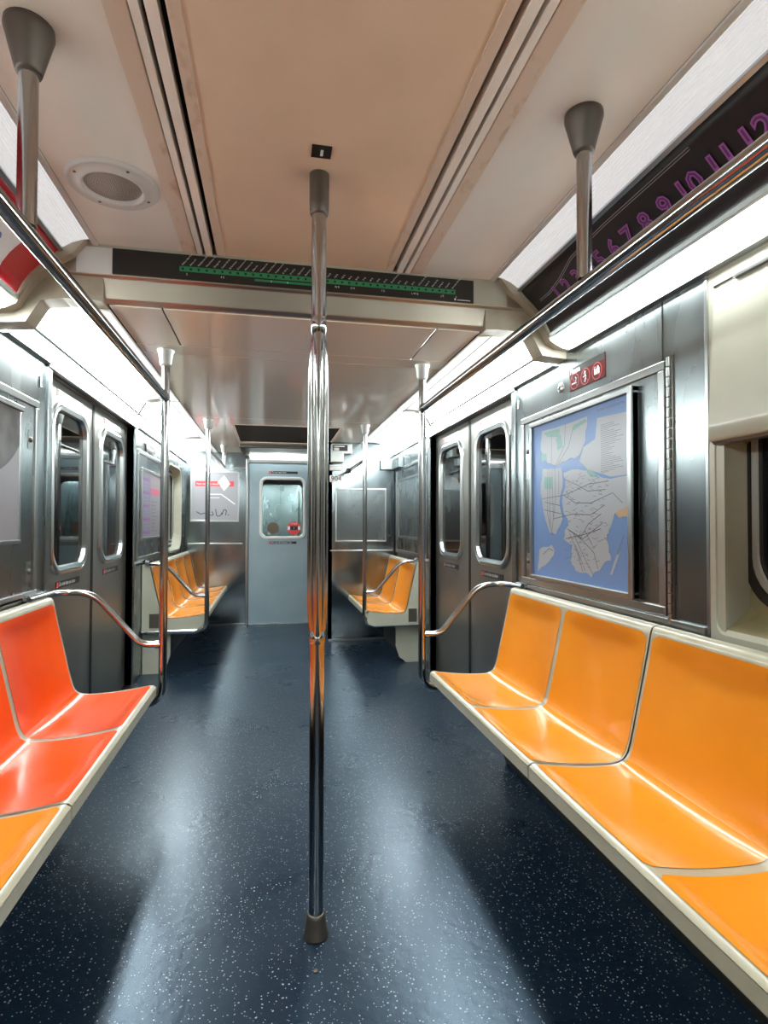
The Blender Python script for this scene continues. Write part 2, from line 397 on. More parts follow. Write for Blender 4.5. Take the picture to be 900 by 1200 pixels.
P.rect(b,.60,.606,2.088,2.096,.0008,M['white'],.0008); P.rect(b,.612,.668,2.089,2.092,.0008,M['white'],.0008)
b.build('station_lettering', r)

# ---------------------------------------------------------------- light coves
def mir(prof, s): return [(s*x, z) for x,z in prof]
nearRib = [(.774,2.186),(.800,2.182),(.835,2.168),(.868,2.146)]
nearAd  = [(.872,2.142),(.90,2.112),(.93,2.085),(.965,2.048),(.99,2.010),(1.012,1.962)]
nearLens= [(1.014,1.956),(1.03,1.930),(1.07,1.912),(1.11,1.906)]
farUp   = [(.80,1.992),(.88,1.99),(.955,1.978)]
farSl   = [(.955,1.978),(1.004,1.898)]
farLo   = [(1.004,1.898),(1.06,1.892),(1.112,1.887)]
for s in (-1,1):
    o = 1 if s > 0 else -1
    # near fixture behind/around the advertisement
    r = empty('light_fixture', (s*1.06, 0, 1.906), 'long lit light cove above the near %s seats, framing the overhead advert' % C(s), 'light fixture', 'ceiling light coves')
    b = MB()
    segs = 12
    pts = []
    for i in range(segs*2+1):
        t = i/(segs*2); k = t*(len(nearRib)-1); j = min(int(k), len(nearRib)-2); u = k-j
        x = nearRib[j][0]*(1-u)+nearRib[j+1][0]*u; z = nearRib[j][1]*(1-u)+nearRib[j+1][1]*u
        pts.append((x, z + (.0025 if i%2 else 0)))
    b.sheet(mir(pts,s), Y0, YB-.035, .006, M['rib'], o).build('ribbed_lens', r)
    MB().sheet(mir(nearLens,s), Y0, YB-.035, .01, M['lamp'], o, True).build('lamp_lens', r)
    MB().sheet(mir([(.757,2.187),(.7575,2.180),(.774,2.180),(.775,2.187)],s), Y0, YB-.005, .004, M['trim_white'], o).build('trim_bead', r)
    MB().sheet(mir([(.866,2.150),(.862,2.138),(.874,2.132),(.880,2.138)],s), Y0, YB-.035, .004, M['rim'], o).sheet(mir([(1.003,1.966),(1.006,1.952),(1.016,1.948),(1.018,1.954)],s), Y0, YB-.035, .004, M['rim'], o).build('rail_bead', r, bevel=.001)
    MB().sheet(mir([(1.085,1.912),(1.085,1.896),(1.112,1.893)],s), Y0, YB-.036, .006, M['rim'], o).build('lower_bead', r)
    # far fixtures
    for (ya,yb,lab) in ((YB+.10,3.93,'long lit white light cove above the %s doorway' % C(s)), (3.97,5.60,'lit white light cove above the far %s bench' % C(s)), (5.64,YE-.01,'short last light cove by the end wall on the left')):
        if s > 0 and ya > 5.6: continue
        r = empty('light_fixture', (s*1.0,(ya+yb)/2,1.887), lab, 'light fixture', 'ceiling light coves')
        MB().sheet(mir(farUp,s),ya,yb,.006,M['soft'],o).build('reflector', r)
        MB().sheet(mir(farSl,s),ya,yb,.006,M['lens'],o).build('sloping_lens', r)
        MB().sheet(mir(farLo,s),ya,yb,.006,M['lamp'],o).build('lamp_lens', r)
        MB().sheet(mir([(.742,1.986),(.744,1.978),(.795,1.984),(.803,1.992)],s),ya,yb,.006,M['ceil_side'],o).build('trim_bead', r)
        MB().sheet(mir([(.800,1.986),(.803,1.983),(.806,1.986)],s),ya,yb,.003,M['trim_white'],o).sheet(mir([(1.001,1.902),(1.005,1.893),(1.010,1.893)],s),ya,yb,.003,M['rim'],o).build('lens_bead', r)
        MB().sheet(mir([(1.09,1.888),(1.085,1.872),(1.112,1.868)],s),ya,yb,.006,M['rim'],o).build('lower_bead', r)
    # moulded end frames (bulkheads)
    farP = [(.742,1.984),(.80,1.987),(.88,1.985),(.952,1.972),(1.0,1.890),(1.06,1.884),(1.16,1.878)]
    nearP = [(.79,2.187),(.818,2.150),(.836,2.130),(.885,2.098),(.93,2.062),(.962,2.026),(.99,1.978),(1.012,1.938),(1.05,1.918),(1.16,1.905)]
    MB().prism(mir(farP,s)+mir([(1.16,2.25),(.742,2.25)],s), YB+.012, YB+.10, 'y', M['cream_dirty']).prism(mir(nearP,s)+mir([(1.16,2.24),(.79,2.24)],s), YB-.035, YB+.012, 'y', M['cream_dirty']).build('trim_%d' % (3 if s<0 else 4), kind='structure', bevel=.006)
    for k,y in enumerate((3.93,5.60)):
        if s > 0 and k == 1: continue
        q = [(.80,1.984),(.88,1.980),(.950,1.967),(.998,1.886),(1.06,1.880),(1.16,1.874)]
        MB().prism(mir(q,s)+mir([(1.16,2.1),(.80,2.1)],s), y, y+.04, 'y', M['steel_dark']).build('trim_%d' % (5+k if s<0 else 7), kind='structure', bevel=.004)

def curve_plane_fn(prof, s):
    """point on the advert sheet: a along y, t 0..1 down the profile (top to bottom), lifted h"""
    L = [0]
    for p,q in zip(prof[:-1],prof[1:]): L.append(L[-1]+math.dist(p,q))
    def f(y, t, h=0):
        d = max(0,min(1,t))*L[-1]; j = 0
        while j < len(prof)-2 and d > L[j+1]: j += 1
        u = (d-L[j])/(L[j+1]-L[j]); x = prof[j][0]*(1-u)+prof[j+1][0]*u; z = prof[j][1]*(1-u)+prof[j+1][1]*u
        nx, nz = -.70, -.71
        return Vector((s*(x+nx*h), y, z+nz*h))
    return f, L[-1]
# right advert: dark with purple numbers
def ad_sheet(s, y0, y1, m):
    b = MB(); b.sheet(mir(nearAd,s), y0, y1, .004, m, 1 if s>0 else -1, True); return b
r = empty('overhead_advert', (.95,1.0,1.96), 'dark curved overhead advert numbered 1 to 12 in purple, above the right seats', 'advertisement')
ad_sheet(1, 0.1, YB-.04, M['darkad']).build('advert_sheet', r)
fr, LR = curve_plane_fn(nearAd, 1)
class Curved(Plane):
    def __init__(s, fn, y0, L, sgn): s.fn, s.y0, s.L, s.sgn = fn, y0, L, sgn
    def p(s, a, b, h=0): return s.fn(s.y0 + s.sgn*a, 1 - b/s.L, h)
CR = Curved(fr, 0, LR, -1)     # on the right wall text runs toward -y
for t,y in ((1,1.985),(2,1.915),(3,1.84),(4,1.765),(5,1.70),(6,1.622),(7,1.545),(8,1.462),(9,1.378),(10,1.285),(11,1.175),(12,1.075)):
    b = MB()
    CR.text(b, str(t), -y, LR*.39, .088, .003, M['purple'], 'CENTER', fat=.0035); CR.text(b, str(t), -y, LR*.39, .088, .0036, M['darkpurple'], 'CENTER', fat=-.0012)
    b.build('printed_number', r)
b = MB()
path = [(2.10,.60),(2.02,.60),(1.93,.66),(1.80,.80),(1.60,.84),(1.35,.84),(1.22,.84)]
for off in (0,.03):
    CR.line(b, [(-y, LR*(t+off)) for y,t in path], .0022, .003, M['offwhite'])
b.build('line_print', r)
r = empty('overhead_advert', (-.95,1.0,1.96), 'glossy red curved overhead advert with a blank white square, above the left seats', 'advertisement')
ad_sheet(-1, 0.1, YB-.04, M['redad']).build('advert_sheet', r)
fl_, LL = curve_plane_fn(nearAd, -1)
CL = Curved(fl_, 0, LL, 1)
b = MB(); b2 = MB()
def cgrid(mb, Cv, a0,a1,b0,b1,h,m,n=6):
    vs=[Cv.p(a0+(a1-a0)*i/n, b0+(b1-b0)*j/n, h) for i in range(n+1) for j in range(n+1)]
    mb.add(vs,[(i*(n+1)+j,i*(n+1)+j+1,(i+1)*(n+1)+j+1,(i+1)*(n+1)+j) for i in range(n) for j in range(n)],m)
cgrid(b, CL, 1.79,2.0,LL*.16,LL*.66,.003,M['white'])
b.build('white_card', r)
CL.line(b2, [(1.6,LL*.80),(1.9,LL*.80),(2.02,LL*.66)], .004, .003, M['white'])
CL.ring(b2, 1.90, LL*.42, 0, .022, .0045, M['blueprint'], 10)
b2.build('line_print', r)

# ---------------------------------------------------------------- doors
def window_rim(mb, P3, u0,u1,v0,v1,r,m,wd=.028,dp=.018):
    def L(d, h, rr): return [P3(a,b,h) for a,b in rrect(u0+d,u1-d,v0+d,v1-d,max(rr,.004))]
    rim(mb, [L(0,0,r),L(.003,dp*.6,r-.003),L(wd*.35,dp*.75,r-wd*.35),L(wd*.45,dp*.35,r-wd*.45),L(wd*.55,dp*.8,r-wd*.55),L(wd,dp*.6,r-wd),L(wd+.004,-.01,r-wd-.004)], m)
def plate_with_hole(mb, P3, u0,u1,v0,v1,hu0,hu1,hv0,hv1,r,th,m):
    """flat plate front at h=0, back at h=-th, with a rounded hole"""
    inner = rrect(hu0,hu1,hv0,hv1,r); n = len(inner)
    cu,cv = (hu0+hu1)/2,(hv0+hv1)/2
    outer = []
    for a,b in inner:
        da,db = a-cu,b-cv
        ta = ((u1-cu)/da if da>1e-9 else ((u0-cu)/da if da<-1e-9 else 1e9)); tb = ((v1-cv)/db if db>1e-9 else ((v0-cv)/db if db<-1e-9 else 1e9))
        t = min(ta,tb); outer.append((cu+da*t, cv+db*t))
    # snap the nearest point to each corner
    for c in ((u0,v0),(u1,v0),(u1,v1),(u0,v1)):
        k = min(range(n), key=lambda i: math.dist(outer[i],c)); outer[k] = c
    rim(mb, [[P3(a,b,-th) for a,b in inner],[P3(a,b,0) for a,b in inner],[P3(a,b,0) for a,b in outer],[P3(a,b,-th) for a,b in outer],[P3(a,b,-th) for a,b in inner]], m)
def label_strip(P, a0, a1, b0, b1, h, parent, txt, name='warning_label', base='signblack'):
    b = MB(); P.rect(b,a0,a1,b0,b1,h+.001,M[base],.002); hh = b1-b0
    P.rect(b,a0+.1*hh,a0+.9*hh,b0+.1*hh,b1-.1*hh,h+.0016,M['redpoint'],.0006)
    P.text(b,'!',a0+.5*hh,b0+.2*hh,hh*.8,h+.0022,M['white'],'CENTER')
    P.text(b,txt,a0+1.15*hh,b0+.28*hh,hh*.86,h+.0018,M['white'],sx=.92)
    return b.build(name, parent)
dn = 1
for s in (-1,1):
    face = s*(W+.045)
    P = Plane((face,0,0),(0,-s,0),(0,0,1))       # reading direction seen from inside
    for which,(ya,yb) in (('near',(DY0-.03,DYC-.003)),('far',(DYC+.003,DY1+.03))):
        r = empty('door_%d' % dn, (face,(ya+yb)/2,0), kind='structure'); dn += 1
        a0,a1 = sorted((-s*ya,-s*yb)); wa, wb = ((2.885,3.435) if which=='near' else (3.665,4.215))
        h0,h1 = sorted((-s*wa,-s*wb))
        b = MB(); plate_with_hole(b, lambda a,c,h: P.p(a,c,h), a0,a1,.005,DZ+.04, h0+.015,h1-.015,.915+.015,1.765-.015,.12,.03,M['steel_door'])
        b.build('door_leaf', r)
        b = MB(); window_rim(b, lambda a,c,h: P.p(a,c,h), h0,h1,.915,1.765,.135,M['rim'],.040,.020); b.build('window_rim', r)
        b = MB(); n = 0; pts = rrect(h0+.025,h1-.025,.94,1.74,.11)
        b.add([P.p(a,c,-.008) for a,c in pts]+[P.p(a,c,-.013) for a,c in pts], [tuple(range(len(pts))),tuple(range(2*len(pts)-1,len(pts)-1,-1))]+[(i,(i+1)%len(pts),len(pts)+(i+1)%len(pts),len(pts)+i) for i in range(len(pts))], M['glass_dark']).build('window_glass', r)
        # rubber nosing where the leaves meet
        yj = DYC - .003 if which=='near' else DYC + .003
        MB().box(face-s*.004, face+s*.03, yj-.012 if which=='near' else yj, yj if which=='near' else yj+.012, .01, DZ+.03, M['rubber']).build('rubber_nosing', r)
        ac = (h0+h1)/2
        label_strip(P, ac-.17, ac+.17, .848, .882, .001, r, 'Do not lean on door')
        label_strip(P, ac-.19, ac+.19, 1.785, 1.822, .001, r, 'Do not hold doors', base='rim')
    # jambs, header and threshold
    MB().box(s*(W-.012),s*(W+.09),DY0-.045,DY0,0,1.875,M['steel']).box(s*(W-.012),s*(W+.09),DY1,DY1+.045,0,1.875,M['steel']).box(s*(W-.02),s*(W+.02),DY0-.045,DY1+.045,DZ,DZ+.022,M['rim']).build('trim_%d' % (8 if s<0 else 9), kind='structure', bevel=.004)
    MB().box(s*(W-.03),s*(W+.09),DY0,DY1,0,.012,M['steel_dark']).build('trim_%d' % (10 if s<0 else 11), kind='structure', bevel=.003)

# end door, in the end wall
r = empty('door_%d' % dn, (0,YE-.01,0), kind='structure'); dn += 1
PE = Plane((0,YE-.012,0),(1,0,0),(0,0,1))
b = MB(); plate_with_hole(b, lambda a,c,h: PE.p(a,c,h), -.392,.392,.006,1.865,-.245,.235,1.01,1.69,.06,.035,M['enddoor']); b.build('door_leaf', r)
b = MB(); window_rim(b, lambda a,c,h: PE.p(a,c,h), -.272,.262,.985,1.713,.085,M['trim_white'],.032,.016); b.build('window_rim', r)
b = MB(); b.box(-.25,.24,YE+.004,YE+.009,1.0,1.70,M['glass']).build('window_glass', r)
label_strip(PE,-.165,.165,1.75,1.778,.001,r,'Do not open door')
label_strip(PE,-.165,.155,.93,.958,.001,r,'Do not ride between cars')
b = MB(); PE.rect(b,.285,.33,1.03,1.20,.012,M['rim'],.012); b.tube([PE.p(.295,1.07,.012),PE.p(.295,1.07,.04),PE.p(.295,1.16,.04)],.008,M['chrome'],10); b.build('door_handle', r, bevel=.002)
bs = MB()
oc = [(.125+.082*math.cos(math.radians(22.5+45*k)), 1.115+.082*math.sin(math.radians(22.5+45*k))) for k in range(8)]
PG = Plane((0,YE-.002,0),(1,0,0),(0,0,1))
PG.poly(bs, oc, .003, M['redpoint']); PG.text(bs,'STOP',.125,1.155,.032,.004,M['white'],'CENTER')
PG.rect(bs,.055,.078,1.095,1.135,.004,M['white'],.001); PG.rect(bs,.172,.195,1.095,1.135,.004,M['white'],.001)
PG.rect(bs,.080,.170,1.092,1.138,.004,M['signblack'],.001)
PG.text(bs,'!',.125,1.100,.04,.005,M['white'],'CENTER')
bs.build('stop_sticker', r)
bs = MB(); PG.ring(bs,-.115,1.115,0,.068,.002,M['vent'],24); bs.build('brown_disc', r)  # flat brown disc on the end door window
MB().box(-.425,-.398,YE-.03,YE+.01,0,1.90,M['rim']).box(.396,.424,YE-.03,YE+.01,0,1.90,M['rim']).box(-.425,.424,YE-.022,YE,1.868,1.915,M['rim']).build('trim_12', kind='structure', bevel=.004)
MB().box(-.39,.39,YE-.03,YE+.02,0,.010,M['rim']).build('trim_13', kind='structure', bevel=.002)
# light over the end door with a stepped soffit
r = empty('light_fixture', (-.04,YE-.1,1.93), 'narrow lit light bar over the end door', 'light fixture')
MB().box(-.385,.34,YE-.14,YE-.02,1.935,1.951,M['header_lens']).build('lamp_lens', r, bevel=.004)
MB().box(-.42,.38,YE-.155,YE-.005,1.952,1.984,M['cream_dirty']).build('housing', r, bevel=.003)
MB().box(-.47,.42,5.98,6.50,1.955,ZF+.001,M['steel_dark']).build('trim_14', kind='structure', bevel=.008)
r = empty('intake_vent', (0,5.3,1.986), 'brown air intake vent in the far ceiling before the end door', 'vent')
MB().box(-.455,.455,4.78,5.80,2.02,2.03,M['vent']).build('vent_mesh', r)
b = MB()
for k in range(30): y = 4.80+k*.034; b.box(-.44,.44,y,y+.006,2.0,2.02,M['vent'])
b.build('vent_slats', r)
MB().box(-.462,-.442,4.77,5.81,1.982,2.02,M['ceil_strip']).box(.442,.462,4.77,5.81,1.982,2.02,M['ceil_strip']).box(-.462,.462,4.765,4.785,1.982,2.02,M['ceil_strip']).box(-.462,.462,5.79,5.81,1.982,2.02,M['ceil_strip']).build('vent_frame', r, bevel=.002)

# the next car beyond the coupling
r = empty('neighbouring_car', (0,8,0), 'next subway car seen through the end door window', 'train car')
b = MB()
PN = Plane((0,7.25,0),(1,0,0),(0,0,1))
plate_with_hole(b, lambda a,c,h: PN.p(a,c,h), -1.2,1.2,0,2.2,-.255,.245,.99,1.66,.06,.04,M['steel_door']); b.build('end_wall', r)
MB().box(-.26,.25,7.26,7.265,.98,1.67,M['glass']).build('window_glass', r)
MB().box(-1.15,-1.1,7.3,11,0,2.1,M['steel']).box(1.1,1.15,7.3,11,0,2.1,M['steel']).box(-1.15,1.15,11,11.05,0,2.1,M['steel']).box(-1.15,1.15,7.3,11,2.0,2.05,M['ceil_side']).build('body_shell', r)
MB().box(-1.15,1.15,7.3,11,-.05,0,M['floor']).build('floor_plate', r)
for s in (-1,1):
    MB().box(s*.80,s*1.0,7.4,10.9,1.90,1.92,M['lamp']).build('lamp_lens', r)
    MB().box(s*.65,s*1.08,7.6,10.6,.40,.45,M['yellow']).build('seat', r, bevel=.01)
for x,y in ((-.35,8.4),(.3,9.2)): MB().tube([(x,y,0),(x,y,2.0)],.019,M['chrome'],12).build('pole', r)
MB().box(-.9,.9,YE+.08,7.21,-.06,-.01,M['steel_dark']).build('wall_gangway', kind='structure')

# ---------------------------------------------------------------- wall panels
def frame_bar(mb, P, a0,a1,b0,b1,w,h,m):
    P.rect(mb,a0,a1,b1-w,b1,h,m); P.rect(mb,a0,a1,b0,b0+w,h,m); P.rect(mb,a0,a0+w,b0+w,b1-w,h,m); P.rect(mb,a1-w,a1,b0+w,b1-w,h,m)
def plane_wall(s, dx=0): return Plane((s*(W-dx),0,0),(0,-s,0),(0,0,1))
def span(s,y0,y1): return tuple(sorted((-s*y0,-s*y1)))
def access_panel(s, y0, y1, z0, z1, lab, hinge=True):
    P = plane_wall(s); a0,a1 = span(s,y0,y1)
    r = empty('wall_panel', (s*W,(y0+y1)/2,z0), lab, 'wall panel')
    b = MB(); frame_bar(b,P,a0,a1,z0,z1,.030,.012,M['rim']); b.build('panel_frame', r, bevel=.003)
    b = MB(); P.rect(b,a0+.03,a1-.03,z0+.03,z1-.03,.003,M['steel'],.003); b.build('panel_sheet', r)
    b = MB(); lk = (a0+.07) if s > 0 else (a1-.07)
    for z in (z0+.11,z1-.17):
        P.rect(b,lk-.02,lk+.02,z-.04,z+.04,.005,M['rim'],.003); c = P.p(lk,z,.006)
        b.lathe([(0,-.006*s),(.011,-.005*s),(.013,.004*s)], c, M['cast'], 16, 'x')
    b.build('panel_lock', r)
    if hinge:
        b = MB(); hy = y0-.018; n = 26
        P.rect(b,*span(s,hy-.016,hy+.016),z0-.02,z1+.01,.005,M['steel_dark'])
        for k in range(n):
            za = z0-.02+(z1-z0+.03)*k/n; zb = za+(z1-z0+.03)/n*.86
            b.tube([P.p(-s*hy,za,.009),P.p(-s*hy,zb,.009)],.0065,M['rim'],10)
        b.build('piano_hinge', r)
    return r
access_panel(1,1.585,2.64,.878,1.695,'framed steel wall panel with piano hinge behind the subway map, right wall')
access_panel(-1,1.585,2.615,.860,1.682,'framed steel wall panel with lock plates behind the poster, near left wall')

# subway map
r = empty('subway_map', (W,2.115,.93), 'framed blue and grey subway system map on the right steel wall', 'map')
P = plane_wall(1,.003)
b = MB(); frame_bar(b,P,-2.512,-1.722,.912,1.648,.020,.026,M['rim']); P.rect(b,-1.745,-1.722,.912,1.648,.032,M['rim']); b.build('frame', r, bevel=.003)
b = MB(); P.rect(b,-2.495,-1.738,.928,1.634,.012,M['water'],.010)
polys = {
'bronx': [(2.406,1.6),(2.024,1.598),(2.039,1.501),(2.084,1.451),(2.193,1.438),(2.278,1.426),(2.35,1.446),(2.369,1.485),(2.416,1.509)],
'queens': [(2.21,1.389),(2.099,1.395),(2.026,1.381),(1.868,1.337),(1.76,1.342),(1.761,1.238),(1.845,1.211),(1.87,1.16),(1.895,1.131),(1.883,1.072),(1.871,1.036),(1.921,1.017),(2.002,0.961),(2.044,0.977),(2.118,0.979),(2.157,1.017),(2.14,1.084),(2.213,1.107),(2.204,1.141),(2.171,1.175),(2.212,1.218),(2.219,1.295),(2.194,1.345)],
'manhattan': [(2.398,1.424),(2.227,1.412),(2.219,1.329),(2.245,1.262),(2.22,1.192),(2.281,1.123),(2.334,1.131),(2.39,1.221),(2.418,1.305),(2.408,1.378)],
'legend': [(1.955,1.578),(1.758,1.566),(1.76,1.345),(1.868,1.345),(2.026,1.388),(2.084,1.426),(2.054,1.479),(1.969,1.499)],
'staten': [(2.429,1.055),(2.317,1.078),(2.29,1.052),(2.335,1.006),(2.45,0.947),(2.44,0.999)],
'rock': [(1.773,1.168),(1.762,1.16),(1.863,0.985),(1.877,0.984)]}
top = {'g1': ([(2.387,1.588),(2.242,1.584),(2.251,1.549),(2.349,1.564)],'park'),'g2': ([(2.128,1.58),(2.038,1.591),(2.024,1.577),(2.128,1.556)],'park'),
'g3': ([(2.379,1.385),(2.305,1.379),(2.306,1.326),(2.379,1.331)],'park'),'g4': ([(2.04,1.39),(1.984,1.377),(1.931,1.342),(1.998,1.355)],'park'),
'g5': ([(2.275,1.545),(2.235,1.56),(2.215,1.50),(2.26,1.49)],'park'),'g6': ([(2.41,1.50),(2.36,1.49),(2.36,1.46),(2.41,1.455)],'park'),
'bay': ([(1.87,1.16),(1.821,1.182),(1.762,1.192),(1.763,1.133),(1.823,1.06),(1.883,1.064)],'water'),'beige': ([(1.845,1.211),(1.761,1.234),(1.762,1.196),(1.821,1.193)],'sand')}
def wig(pts, k=3, amp=.006):
    out = []
    for (a,c),(d,e) in zip(pts, pts[1:]+pts[:1]):
        for i in range(k):
            t = i/k; out.append((a+(d-a)*t+(random.uniform(-amp,amp) if i else 0), c+(e-c)*t+(random.uniform(-amp,amp) if i else 0)))
    return out
for k,v in polys.items(): P.poly(b, [(-y,z) for y,z in (v if k in('legend','rock') else wig(v))], .0125+.0001*len(k)/4, M['land'])
for k,(v,mm) in top.items(): P.poly(b, [(-y,z) for y,z in wig(v,2,.004)], .0132, M[mm])
b.build('map_sheet', r)
b = MB()
lines = [[(2.399,1.286),(2.195,1.294),(2.012,1.328),(1.88,1.33)],[(2.298,1.193),(2.131,1.212),(2.0,1.206),(1.906,1.242)],[(2.179,1.15),(2.057,1.111),(1.92,1.175)],[(2.179,1.15),(2.057,1.103),(1.98,1.059),(1.954,1.0)],[(2.117,1.085),(2.044,0.985)],[(2.287,1.426),(2.279,1.281),(2.316,1.122)],[(2.35,1.419),(2.352,1.212),(2.307,1.122)],[(2.192,1.6),(2.201,1.507),(2.278,1.426)],[(2.128,1.572),(2.168,1.495),(2.261,1.428)],[(2.211,1.295),(2.116,1.257),(1.999,1.253),(1.856,1.285),(1.797,1.246)],[(2.042,1.143),(1.994,1.09)],[(2.196,1.108),(2.057,1.127),(1.933,1.152)],[(2.313,1.567),(2.314,1.442)],
 [(2.33,1.41),(2.33,1.16)],[(2.31,1.41),(2.30,1.20)],[(2.25,1.40),(2.25,1.30)],[(2.38,1.27),(2.24,1.25)],[(2.385,1.235),(2.235,1.215)],[(2.20,1.36),(2.10,1.33),(2.02,1.30),(1.90,1.30)],[(2.16,1.13),(2.10,1.05),(2.06,.98)],[(2.13,1.13),(2.07,1.06),(1.99,.975)],[(2.08,1.11),(2.02,1.17),(1.93,1.21)],[(2.40,1.03),(2.34,1.06),(2.30,1.05)],[(1.83,1.06),(1.79,1.13)]]
for l in lines: P.line(b, [(-y,z) for y,z in l], .0028, .0136, M['mapline'])
for k in range(170):   # street-name specks
    y = random.uniform(1.9,2.2); z = random.uniform(1.0,1.37)
    if z < 1.1 and y < 1.95: continue
    a = random.uniform(-.5,.5); P.line(b, [(-y,z),(-y+.02*math.cos(a),z+.02*math.sin(a))], .0016, .0136, M['mapline'])
for k in range(26): P.line(b, [(-1.93,1.545-k*.007),(-1.93+random.uniform(.05,.15),1.545-k*.007)], .0016, .0137, M['mapline'])
P.text(b,'The New York City Subway Map',-1.955,1.602,.013,.0136,M['mapline'])
b.build('map_lines', r)

# poster on near left wall
r = empty('poster', (-W,2.1,1.09), 'framed poster with a dark photo circle over white, near left wall', 'poster')
P = plane_wall(-1,.003)
b = MB(); P.rect(b,1.70,2.425,1.105,1.605,.010,M['offwhite'],.008); b.build('poster_sheet', r)
b = MB(); c0 = (2.06,1.62); pts = [(c0[0]+.42*math.cos(math.radians(a)), c0[1]+.295*math.sin(math.radians(a))) for a in range(180,361,6)]
pts = [(min(2.424,max(1.701,a)), min(1.604,z)) for a,z in pts]; P.poly(b, pts, .0106, M['photo_brown']); b.build('photo_print', r)
b = MB(); P.rect(b,1.69,2.445,1.605,1.627,.020,M['rim']); P.rect(b,1.69,2.445,1.088,1.104,.014,M['rim']); P.rect(b,2.427,2.444,1.104,1.605,.012,M['rim']); P.rect(b,1.69,1.705,1.104,1.605,.012,M['rim']); b.build('frame', r, bevel=.003)

# car-side number plates "5" and "8"
for s,t,y,z in ((1,'5',2.69,1.782),(-1,'8',2.655,1.775)):
    P = plane_wall(s,.0); b = MB(); a = -s*y
    P.rect(b,a-.013,a+.013,z-.024,z+.024,.003,M['signblack']); P.rect(b,a-.010,a+.010,z-.021,z+.021,.0036,M['white'],.0008)
    P.text(b,t,a,z-.014,.04,.0045,M['signblack'],'CENTER')
    b.build('number_plate', label='small door number plate %s beside the %s doorway' % (t,C(s)), cat='sign')
# please sign
r = empty('rules_sign', (W,2.05,1.73), 'red Please sign with three prohibition circles above the map', 'sign')
P = plane_wall(1); b = MB(); P.rect(b,-2.180,-1.922,1.730,1.826,.003,M['redprint']); b.build('sign_plate', r)
b = MB(); P.rect(b,-2.180,-1.922,1.800,1.826,.0036,M['signblack'],.0008); P.text(b,'Please',-2.172,1.800,.034,.0046,M['white'],sx=.9,fat=.0012)
for k in range(3):
    cx_ = -2.138+k*.082; P.ring(b,cx_,1.766,.030,.034,.0044,M['redring'])
    P.line(b,[(cx_-.022,1.788),(cx_+.022,1.744)],.003,.0050,M['redring'])
P.line(b,[(-2.158,1.758),(-2.125,1.758)],.005,.0046,M['white']); P.line(b,[(-2.128,1.764),(-2.124,1.776),(-2.132,1.782)],.003,.0046,M['white'])
P.ring(b,-2.058,1.784,0,.006,.0046,M['white'],12); P.line(b,[(-2.058,1.778),(-2.052,1.766),(-2.058,1.746)],.007,.0046,M['white']); P.line(b,[(-2.056,1.772),(-2.070,1.766)],.004,.0046,M['white'])
P.rect(b,-1.992,-1.956,1.754,1.776,.0046,M['white'],.0008); P.ring(b,-1.966,1.780,0,.006,.0046,M['white'],12); P.line(b,[(-1.992,1.776),(-1.984,1.784)],.004,.0046,M['white'])
b.build('symbols', r)
r = empty('keyed_lock', (W,2.30,1.755), 'round key lock on the right wall beside the Please sign', 'lock')
MB().lathe([(0,-.010),(.012,-.010),(.018,-.006),(.024,-.004),(.026,0)],(W,2.255,1.765),M['rim'],20,'x').build('lock_rose', r)
MB().lathe([(0,-.0135),(.009,-.013),(.010,-.008)],(W,2.255,1.765),M['cast'],16,'x').build('lock_core', r)
# panel joints in the steel above the panels, and the vertical cover strip by the fibreglass
for s in (-1,1):
    P = plane_wall(s)
    b = MB(); P.rect(b,*span(s,1.408,1.420),0,1.90,.004,M['rim']); P.rect(b,*span(s,1.602,1.605),1.70,1.90,.0025,M['gap']); P.rect(b,*span(s,1.42,2.70),.832,.872,.012,M['rim'])
    b.build('trim_%d' % (15 if s<0 else 16), kind='structure', bevel=.002)

